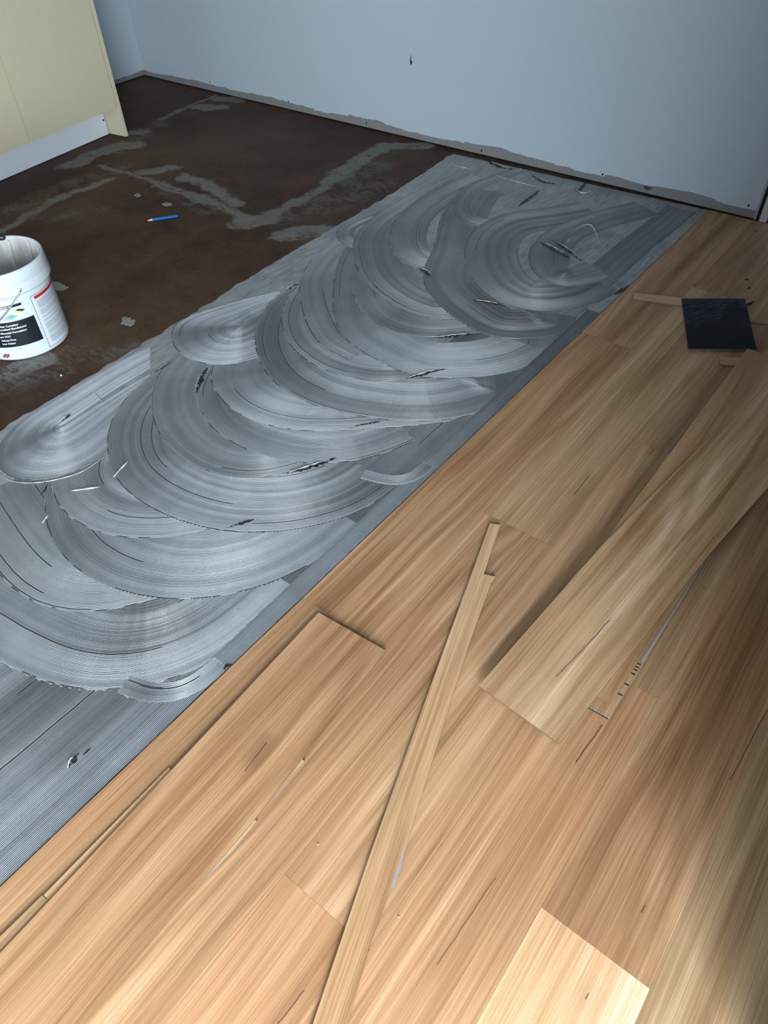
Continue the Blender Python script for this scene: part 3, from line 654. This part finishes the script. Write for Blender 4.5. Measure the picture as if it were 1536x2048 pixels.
tgw = [(-0.122,1.151),(-0.115,1.149),(-0.111,1.323),(-0.109,1.446),(-0.105,1.576),(-0.112,1.575),(-0.117,1.453),(-0.120,1.329)]
nn_ = len(tg)
mesh_obj('tongue', [(p[0], p[1], .0052+.022*q[1]) for p, q in zip(tg, tgw)]+[(p[0], p[1], .0088+.022*q[1]) for p, q in zip(tg, tgw)],
         [tuple(range(nn_)), tuple(range(nn_, 2*nn_))[::-1]]+[(i, nn_+i, nn_+(i+1) % nn_, (i+1) % nn_) for i in range(nn_)], m_tongue, pv)
# loose board on the left, resting on thin strips
sp = [("strip under left edge", [(-0.867,0.244),(-0.858,0.243),(-0.787,-0.091),(-0.864,-0.144),(-0.865,-0.091)])]
loose('offcut_strip', [(-0.868,0.245),(-0.847,0.245),(-0.826,-0.088),(-0.863,-0.091)], 0.0005, 0.0058, (.5, .2, .3), 'thin strip sticking out under the far left edge of the left loose board', 'strip', (-.03, 1.0))
loose('offcut_strip', [(-0.865,-0.093),(-0.845,-0.090),(-0.833,-0.270),(-0.868,-0.302)], 0.0005, 0.0055, (.05, -.2, .3), 'thin strip under the near left edge of the left loose board', 'strip', (-.03, 1.0))
loose('offcut_strip', [(-0.648,0.449),(-0.626,0.447),(-0.628,0.292),(-0.638,0.191),(-0.658,0.188)], 0.0005, 0.0055, (1.0, -.6, .2), 'pale strip tip showing halfway along the right edge of the left loose board', 'strip', (.03, 1.0))
loose('offcut_strip', [(-0.637,0.283),(-0.618,0.282),(-0.615,0.208),(-0.621,0.120),(-0.623,0.029),(-0.644,0.030)], 0.0005, 0.0055, (1.2, -.8, .2), 'pale whitish strip showing nearer down the right edge of the left loose board', 'strip', (.03, 1.0))
loose('loose_board', [(-0.878,0.783),(-0.656,0.796),(-0.633,0.448),(-0.623,0.283),(-0.614,-0.172),(-0.611,-0.283),(-0.828,-0.321),(-0.837,-0.203),(-0.855,0.240)], 0.0058, 0.0115, (-.05, .5, .9),
      'loose board with a dark knot lying beside the adhesive band', 'board', (-.025, 1.0), edge=m_sidetan,
      veins=[([(-0.718,0.345)][0], [(-0.722,0.382)][0], .0016), ([(-0.722,0.382)][0], [(-0.726,0.423)][0], .0022, .5)])
# long narrow ripped strip
loose('ripped_strip', [(-0.681,1.349),(-0.651,1.361),(-0.590,1.168),(-0.558,1.179),(-0.554,1.156),(-0.558,1.155),(-0.553,1.141),(-0.489,0.925),(-0.330,0.445),(-0.302,0.355),(-0.274,0.250),(-0.227,0.122),(-0.190,0.024),(-0.241,-0.015),(-0.277,0.084),(-0.372,0.364),(-0.538,0.889)], 0.0040, 0.0085, (.92, -.3, .15),
      'long narrow pale strip with a notched tip lying aslant on the boards', 'strip', (-.317, 1.0), edge=m_sidetan)
ks = bpy.data.objects['ripped_strip']
tg = [local(ks, q) for q in [(-0.335,0.447),(-0.329,0.446),(-0.307,0.389),(-0.297,0.353),(-0.302,0.352),(-0.316,0.391)]]
mesh_obj('tongue', [(p[0], p[1], .0040) for p in tg], [tuple(range(6))[::-1]], plain('blue_grey_tongue', (.30, .33, .38), .6), ks)
# black upturned offcut and the small pieces round it
def black_material():
    t = NT('scuffed_black_backing'); o = t.obj()
    n1 = t.noise(t.vm('MULTIPLY', o, (14, 220, 1)), 1, 4, 0.7).outputs['Fac']; n2 = t.noise(o, 9, 3).outputs['Fac']; s = t.sep(o)
    f = t.math('MULTIPLY', t.smooth(n1, 0.48, 0.66), t.smooth(t.math('ADD', n2, t.math('MULTIPLY', s[1], -1.9)), 0.45, 0.72))
    col = t.mix(t.math('MULTIPLY', f, 0.55), (0.006, 0.009, 0.016), (0.20, 0.26, 0.31))
    t.bump(n1, 0.2, .0005)
    return t.set(col, t.math('MULTIPLY_ADD', n1, 0.25, 0.42), 0.18)
bo = prism('upturned_offcut', [(-0.720,2.970),(-0.502,3.124),(-0.337,2.759),(-0.551,2.609)], 0.0075, 0.0125, [black_material(), m_core, m_core], None, (0.55, -0.38))
tag(bo, 'square black offcut lying face down near the back doorway', 'offcut')
loose('offcut_strip', [(-0.909,2.916),(-0.656,3.019),(-0.632,2.944),(-0.892,2.864)], 0.0005, 0.0060, (.5, .3, .1), 'short tan strip poking out to one side of the black offcut', 'strip', (.93, .36))
loose('offcut_piece', [(-0.437,2.636),(-0.338,2.691),(-0.319,2.631),(-0.417,2.587)], 0.0005, 0.0060, (.2, .5, .1), 'small brown tab showing under the stacked boards below the black offcut', 'offcut', (.9, .4))
loose('offcut_strip', [(-0.485,2.954),(-0.367,2.992),(-0.363,2.980),(-0.479,2.938)], 0.0005, 0.0060, (.1, .6, .1), 'thin brown strip sticking out from the far side of the black offcut', 'strip', (.93, .36))
def sliver(pts, r, label, name='wood_sliver', mat=None, cat='sliver'):
    p3 = [(x, y, r*.9+.0005) for x, y in pts]; o = tube(name, p3, [r*.4, r, r*.35] if len(p3) == 3 else r, mat or m_hole, None, 6)
    cx = sum(p[0] for p in p3)/len(p3); cy = sum(p[1] for p in p3)/len(p3)
    o.data.transform(Matrix.Translation((-cx, -cy, 0))); o.location = (cx, cy, 0)
    tag(o, label, cat); return o
m_sliver = plain('dark_shaving', (0.02, 0.014, 0.010), .6)
sliver([(-0.485,3.081),(-0.474,3.109),(-0.465,3.141)], .0050, 'dark shaving touching the black offcut at its far corner', mat=m_sliver)
sliver([(-0.560,3.307),(-0.554,3.316),(-0.545,3.317)], .0030, 'tiny dark shaving farther from the black offcut than its twin', mat=m_sliver)
sliver([(-0.524,3.232),(-0.520,3.246),(-0.518,3.258)], .0032, 'tiny dark shaving nearer the black offcut than its twin', mat=m_sliver)
sliver([(-0.687,3.834),(-0.675,3.828),(-0.665,3.828)], .0030, 'small shaving lying on the boards by the doorway jamb', mat=plain('tan_shaving', (.12, .07, .035), .6))
m_chip = plain('pale_chip', (0.55, .5, .44), .5)
for px, lab in [((-0.0748,1.4951), 'brown crumb beside the grey edge of the stacked boards'), ((-0.4800,0.3274), 'pale crumb on the boards left of the long narrow strip'), ((-0.2582,0.3210), 'pale crumb on the boards right of the long narrow strip')]:
    bm = bmesh.new(); bmesh.ops.create_icosphere(bm, subdivisions=1, radius=.0022)
    for v in bm.verts: v.co = (v.co.x*rng.uniform(.8, 1.6), v.co.y*rng.uniform(.5, 1), v.co.z*.4)
    me = bpy.data.meshes.new('chip'); bm.to_mesh(me); bm.free(); me.materials.append(m_chip if 'pale' in lab else m_sliver)
    o = bpy.data.objects.new('crumb', me); C.objects.link(o); o.location = (px[0], px[1], .0014); tag(o, lab, 'crumb')
# flakes of dried filler on the bare floor
m_flake = plain('dried_filler', (0.25, 0.265, 0.255), 0.6, scale=80)
def flake(pts, label):
    q = []
    for i in range(len(pts)):
        a, b = pts[i], pts[(i+1) % len(pts)]
        q.append(a)
        for f in (.33, .66): q.append((a[0]+(b[0]-a[0])*f+rng.normal(0, .0035), a[1]+(b[1]-a[1])*f+rng.normal(0, .0035)))
    pts = q
    o = prism('filler_flake', pts, SUB, SUB+.0022, m_flake); tag(o, label, 'flake')
flake([(-2.584,1.430),(-2.608,1.454),(-2.618,1.472),(-2.600,1.480),(-2.580,1.483),(-2.556,1.486),(-2.535,1.461),(-2.537,1.439),(-2.562,1.437)], 'ragged grey flake of filler between the pail and the adhesive')
flake([(-3.157,1.482),(-3.139,1.489),(-3.109,1.493),(-3.076,1.492),(-3.046,1.490),(-3.045,1.462),(-3.070,1.439),(-3.114,1.448)], 'ragged grey flake of filler tucked behind the pail')
flake([(-3.432,2.367),(-3.434,2.391),(-3.405,2.402),(-3.379,2.395),(-3.382,2.368),(-3.408,2.359)], 'rounded grey flake of filler above the blue pencil')
flake([(-3.660,2.354),(-3.673,2.379),(-3.656,2.391),(-3.628,2.376),(-3.625,2.352)], 'smallest grey flake of filler, near the two filler streaks')
o = mesh_obj('white_speck', [], [], m_lump)
bpy.data.objects.remove(o)
bm = bmesh.new(); bmesh.ops.create_icosphere(bm, subdivisions=2, radius=.0036)
me = bpy.data.meshes.new('adhesive_drop'); bm.to_mesh(me); bm.free(); me.materials.append(plain('white_drop', (.8, .83, .85), .3))
o = bpy.data.objects.new('adhesive_drop', me); C.objects.link(o); q = (-2.4586,1.0457); o.location = (q[0], q[1], SUB+.0028); tag(o, 'single white drop on the brown floor in front of the pail', 'drop')

# ================================================================= pencil
pa, pb = (-3.3248,2.1656), (-3.2297,2.3069)
L = math.hypot(pb[0]-pa[0], pb[1]-pa[1]); ang = math.atan2(pb[1]-pa[1], pb[0]-pa[0])
pen = empty('carpenter_pencil', (pa[0], pa[1], SUB), ang)
tag(pen, 'blue carpenter pencil with a sharpened tip on the brown floor', 'pencil')
def oct_ring(x, w, h, zc): return [(x, w*math.cos(PI/8+k*PI/4), zc+h*math.sin(PI/8+k*PI/4)) for k in range(8)]
def rings(name, rr, mat, parent):
    v = [p for r in rr for p in r]; f = []
    for i in range(len(rr)-1):
        for k in range(8): f.append((i*8+k, i*8+(k+1) % 8, (i+1)*8+(k+1) % 8, (i+1)*8+k))
    f.append(tuple(range(8))[::-1]); f.append(tuple((len(rr)-1)*8+k for k in range(8)))
    return mesh_obj(name, v, f, mat, parent)
hz_ = 0.0058
rings('barrel', [oct_ring(.036, .0085, .0062, hz_), oct_ring(L-.002, .0085, .0062, hz_), oct_ring(L, .0075, .0054, hz_)], plain('blue_lacquer', (0.010, 0.135, 0.50), .3, .5), pen)
rings('sharpened_wood', [oct_ring(.010, .0026, .0022, .0045), oct_ring(.036, .0083, .0060, hz_)], plain('bare_cedar', (.62, .47, .40), .6), pen)
rings('lead', [oct_ring(.0, .0006, .0006, .004), oct_ring(.010, .0026, .0022, .0045)], plain('graphite', (.02, .02, .022), .4), pen)
rings('end_face', [oct_ring(L, .0074, .0053, hz_), oct_ring(L+.0004, .0070, .0050, hz_)], plain('end_blue', (.12, .25, .5), .5), pen)

# ================================================================= pail of adhesive
BX, BY = -2.819, 1.124
m_pail = plain('white_plastic', (0.53, 0.60, 0.635), 0.32, 0.5, mottled=0.015, scale=6)
pail = empty('adhesive_pail', (BX, BY, SUB))
tag(pail, 'open white plastic pail of flooring adhesive with printed label', 'bucket')
RB, RT, ZT = 0.1735, 0.178, 0.272         # body radius at base, below the rim band, band height
lathe('body', [(0.0, .004), (RB-.008, .004), (RB-.001, .006), (RB, .012), (RT, ZT+.004)], m_pail, pail, 128)
lathe('rim_band', [(RT-.001, ZT), (.1895, ZT-.001), (.1915, ZT+.004), (.1895, .306), (.1885, .310), (.1905, .314), (.1880, .352), (.1855, .3595), (.1815, .3595), (.1800, .355), (.178, .30), (.176, ZT)], m_pail, pail, 128)
def residue():
    t = NT('adhesive_residue'); o = t.obj(); s = t.sep(o)
    n1 = t.noise(t.vm('MULTIPLY', o, (14, 14, 5)), 1, 5, .6).outputs['Fac']; n2 = t.noise(o, 45, 4, .6).outputs['Fac']
    col = t.ramp(n1, [(.35, (.40, .385, .37)), (.5, (.52, .51, .50)), (.65, (.68, .68, .67))])
    t.bump(t.math('ADD', n1, t.math('MULTIPLY', n2, .4)), .7, .006)
    return t.set(col, .28, .5)
m_res = residue()
lathe('residue_lining', [(.1815, .358), (.1795, .352), (.1765, .30), (.172, .20), (.166, .115), (.10, .10), (.0, .097)], m_res, pail, 96)
# curtains of film and drips down the inside
for a0, zz, ww in ((18, .23, .012), (35, .19, .02), (52, .24, .010), (76, .17, .016), (100, .22, .02), (130, .2, .014), (160, .24, .012)):
    a = math.radians(a0); rr = .1765
    tube('drip', [((rr-.003-.010*(1-k))*math.cos(a+.02*math.sin(5*k)), (rr-.003-.010*(1-k))*math.sin(a+.02*math.sin(5*k)), .345-(.345-zz)*(1-k)) for k in np.linspace(1, 0, 9)],
         [.0018+.002*math.sin(3*k+a0) ** 2 for k in range(9)], m_res, pail, 8)
# ---- printed label, bent round the body
def rad(z): return RB + (RT-RB)*(z-.012)/(ZT-.012) + .0005
def on_pail(th, z, lift=0.0):
    r = rad(z)+lift; return (r*math.cos(math.radians(th)), r*math.sin(math.radians(th)), z)
def patch(name, t0, t1, z0, z1, mat, lift=0.0, parent=None, n=None, shear=0.0):
    n = n or max(2, int(abs(t1-t0)/2)+1)
    v = []; f = []
    for i in range(n):
        th = t0+(t1-t0)*i/(n-1); v += [on_pail(th, z0, lift), on_pail(th, z1, lift)]
    for i in range(n-1): f.append((2*i, 2*i+2, 2*i+3, 2*i+1) if t1 > t0 else (2*i, 2*i+1, 2*i+3, 2*i+2))
    return mesh_obj(name, v, f, mat, parent or pail, smooth=True)
def flatpatch(name, corners, mat, lift, parent=None):
    """quad given in (angle, height), subdivided so that it follows the curve"""
    n = 6; v = []; f = []
    (a0, a1, a2, a3) = corners
    for j in range(2):
        for i in range(n+1):
            s = i/n; p, q = (a0, a1) if j == 0 else (a3, a2)
            v.append(on_pail(p[0]+(q[0]-p[0])*s, p[1]+(q[1]-p[1])*s, lift))
    for i in range(n): f.append((i, i+1, n+1+i+1, n+1+i))
    return mesh_obj(name, v, f, mat, parent or pail, smooth=True)
m_ink = plain('black_ink', (0.006, 0.010, 0.016), .35, mottled=0); m_red = plain('red_ink', (.45, .02, .02), .35)
m_grey = plain('grey_print', (.40, .46, .51), .4, scale=400, mottled=.35); m_lab = plain('label_white', (.55, .62, .65), .32, mottled=.01)
m_dot = plain('dark_outline', (.10, .13, .15), .4); m_text = plain('white_print', (.82, .86, .88), .35, mottled=0)
PANEL_T = (-2.93,0.1723)      # top right corner of the black panel
PANEL_B = (-2.07,0.0653)      # bottom right corner
INFO_T = (1.00,0.2445)       # top left corner of the text box
INFO_B = (1.55,0.0128)
HEAD_T = (-3.47,0.2422)
tR = (PANEL_T[0]+PANEL_B[0])/2; zT, zB = PANEL_T[1], PANEL_B[1]
label = empty('label', (0, 0, 0)); label.parent = pail; label['label'] = 'printed wraparound label with black panel and red heading'
patch('black_panel', tR-92, tR, zB, zT, m_ink, .0003, label)
tI = (INFO_T[0]+INFO_B[0])/2; zI1, zI0 = INFO_T[1], max(.018, INFO_B[1])
patch('outline', tI, tI+100, zI0, zI1, m_dot, .0002, label); patch('text_box', tI+.7, tI+99, zI0+.0022, zI1-.0022, m_lab, .0004, label)
patch('red_heading', tI+5, tI+92, zI1-.018, zI1-.006, m_red, .0006, label)
zz = zI1-.026
for k, (hh, gap) in enumerate(((.034, .005), (.022, .006), (.009, .006), (.010, .006), (.026, .005), (.020, .005), (.030, .004))):
    if zz-hh < zI0+.006: break
    patch('print_block', tI+6, tI+92, zz-hh, zz, m_grey, .0006, label); zz -= hh+gap
patch('black_heading', tR-92, tR-9, HEAD_T[1]-.014, HEAD_T[1]-.004, m_ink, .0003, label)
for k in range(9): patch('print_block', tR-62+k*4.6, tR-62+k*4.6+(3.6 if k % 3 else 4.2), HEAD_T[1]-.011, HEAD_T[1]-.007, m_text, .0006, label, 3)
for k in range(3): patch('print_block', tR-66, tR-44+k*2, zT+.034-k*.008, zT+.0355-k*.008, m_grey, .0005, label)
# little picture of the floor layers: slanted block with coloured bands
LY0, LY1 = tR-42, tR-6; b0, b1 = zT+.005, zT+.049
cols = [(.33, .40, .45), (.15, .35, .48), (.10, .45, .28), (.62, .66, .40), (.58, .56, .30), (.05, .03, .02)]
for k, cc in enumerate(cols):
    s0, s1 = k/6, (k+1)/6; dth = LY1-LY0; dz = b1-b0
    A = lambda s, w: (LY0+dth*(.15+.60*s)+w*dth*.22, b0+dz*(.22+.70*s)-w*dz*.22)
    flatpatch('colour_band', [A(s0, 0), A(s0, 1), A(s1, 1), A(s1, 0)], plain('band_ink_%d' % k, cc, .35), .0006, label)
flatpatch('colour_band', [(LY0+dth*.0, b0+dz*.2), (LY0+dth*.37, b0+dz*.0), (LY0+dth*.97, b0+dz*.70), (LY0+dth*.6, b0+dz*.92)], m_grey, .0004, label)
def pail_text(s, th0, z, size, mat, lift=.0009, name='lettering', bold=.012, right=False):
    cu = bpy.data.curves.new(name, 'FONT'); cu.body = s; cu.size = size; cu.offset = size*bold; cu.resolution_u = 3
    to = bpy.data.objects.new(name+'_tmp', cu); C.objects.link(to)
    dg = bpy.context.evaluated_depsgraph_get(); me = bpy.data.meshes.new_from_object(to.evaluated_get(dg))
    bpy.data.objects.remove(to)
    r0 = rad(z)
    if right: th0 -= math.degrees(max(v.co.x for v in me.vertices)/r0)
    for v in me.vertices:
        th = th0+math.degrees(v.co.x/r0); v.co = on_pail(th, z+v.co.y, lift)
    me.materials.clear(); me.materials.append(mat)
    o = bpy.data.objects.new(name, me); C.objects.link(o); o.parent = label; return o
LINES = (('Green Star Compliant', (-24.56,0.1542)), ('ISO Accredited Manufacturer', (-15.72,0.1406)), ('Anti-Microbial Formulation', (-17.65,0.1250)),
         ('Low VOC', (-38.76,0.1099)), ('Solvent Free', (-34.34,0.0937)), ('Low Odour', (-36.19,0.0787)))
for txt, (th, z) in LINES: pail_text(txt, th, z, .0108, m_text, right=True, bold=.018)
FAINT = (-32.09,0.0516)
pail_text('TO CLEAN', FAINT[0], FAINT[1], .0105, plain('faded_print', (.36, .41, .44), .4), right=True)
lg = (-55.69,0.0272)
for i, (a, b) in enumerate(((0, 0), (1, .58), (-1, .58), (1, -.58), (-1, -.58), (0, 1.16), (0, -1.16), (2, 0), (-2, 0), (2, 1.1), (-2, -1.1))):
    hx_, hz2 = lg[0]+a*1.9, lg[1]+b*.0062
    for rr_, mt, lf_ in ((.0034, m_ink, .0006), (.0022, m_red, .0009)):
        ring = [on_pail(hx_+math.degrees(rr_*math.cos(k*PI/3)/.175), hz2+rr_*math.sin(k*PI/3), lf_) for k in range(6)]
        mesh_obj('logo_cell', ring, [tuple(range(6))], mt, label)
# ---- wire handle hanging down over the label
EAR = (-7.41,0.2877); ea = math.radians(EAR[0]); ez = EAR[1]
e = Vector((math.cos(ea), math.sin(ea), 0)); pdir = Vector((math.sin(ea), -math.cos(ea), 0))
m_wire = plain('galvanised_wire', (.22, .25, .27), .35, .5, .7)
hp = []
for k in np.linspace(-.06, PI+.06, 41):
    L_ = .228; cc, ss = math.cos(k), max(0, math.sin(k))
    rr_ = .196
    hp.append(e*(rr_*cc) + pdir*(.200*ss) + Vector((0, 0, ez - .170*ss)))
hp = [e*.186 + Vector((0, 0, ez+.004))] + hp + [e*-.186 + Vector((0, 0, ez+.004))]
hd = tube('wire_handle', hp, .0022, m_wire, pail, 8)
tube('grip', [hp[k] for k in range(17, 27)], .011, m_pail, pail, 12)
for sgn in (1, -1):
    c0 = e*(.1885*sgn) + Vector((0, 0, ez+.004)); tube('ear', [c0, c0+e*(.005*sgn)], .006, m_pail, pail, 12)
# trowel standing in the pail, its black handle over the rim
tq = [(-2.897,1.222)]
tr = empty('trowel', (tq[0][0], tq[0][1], 0.3735), math.radians(37.7)); tag(tr, 'black trowel handle resting across the rim of the white pail', 'trowel')
tube('handle', [(-.115, -.004, 0.0), (-.06, -.002, .001), (-.01, .002, .0), (.010, .003, -.001), (.016, .003, -.002)], [.010, .0135, .0125, .010, .005], m_black, tr, 12)
tube('tang', [(-.115, -.004, 0), (-.150, -.004, .004), (-.165, -.004, .030)], .004, plain('worn_steel', (.4, .4, .4), .35, .5, 1.0), tr, 8)
box('blade', -.30, -.10, -.045, .04, .030, .0315, plain('blade_steel', (.45, .45, .45), .35, .5, 1.0), tr)
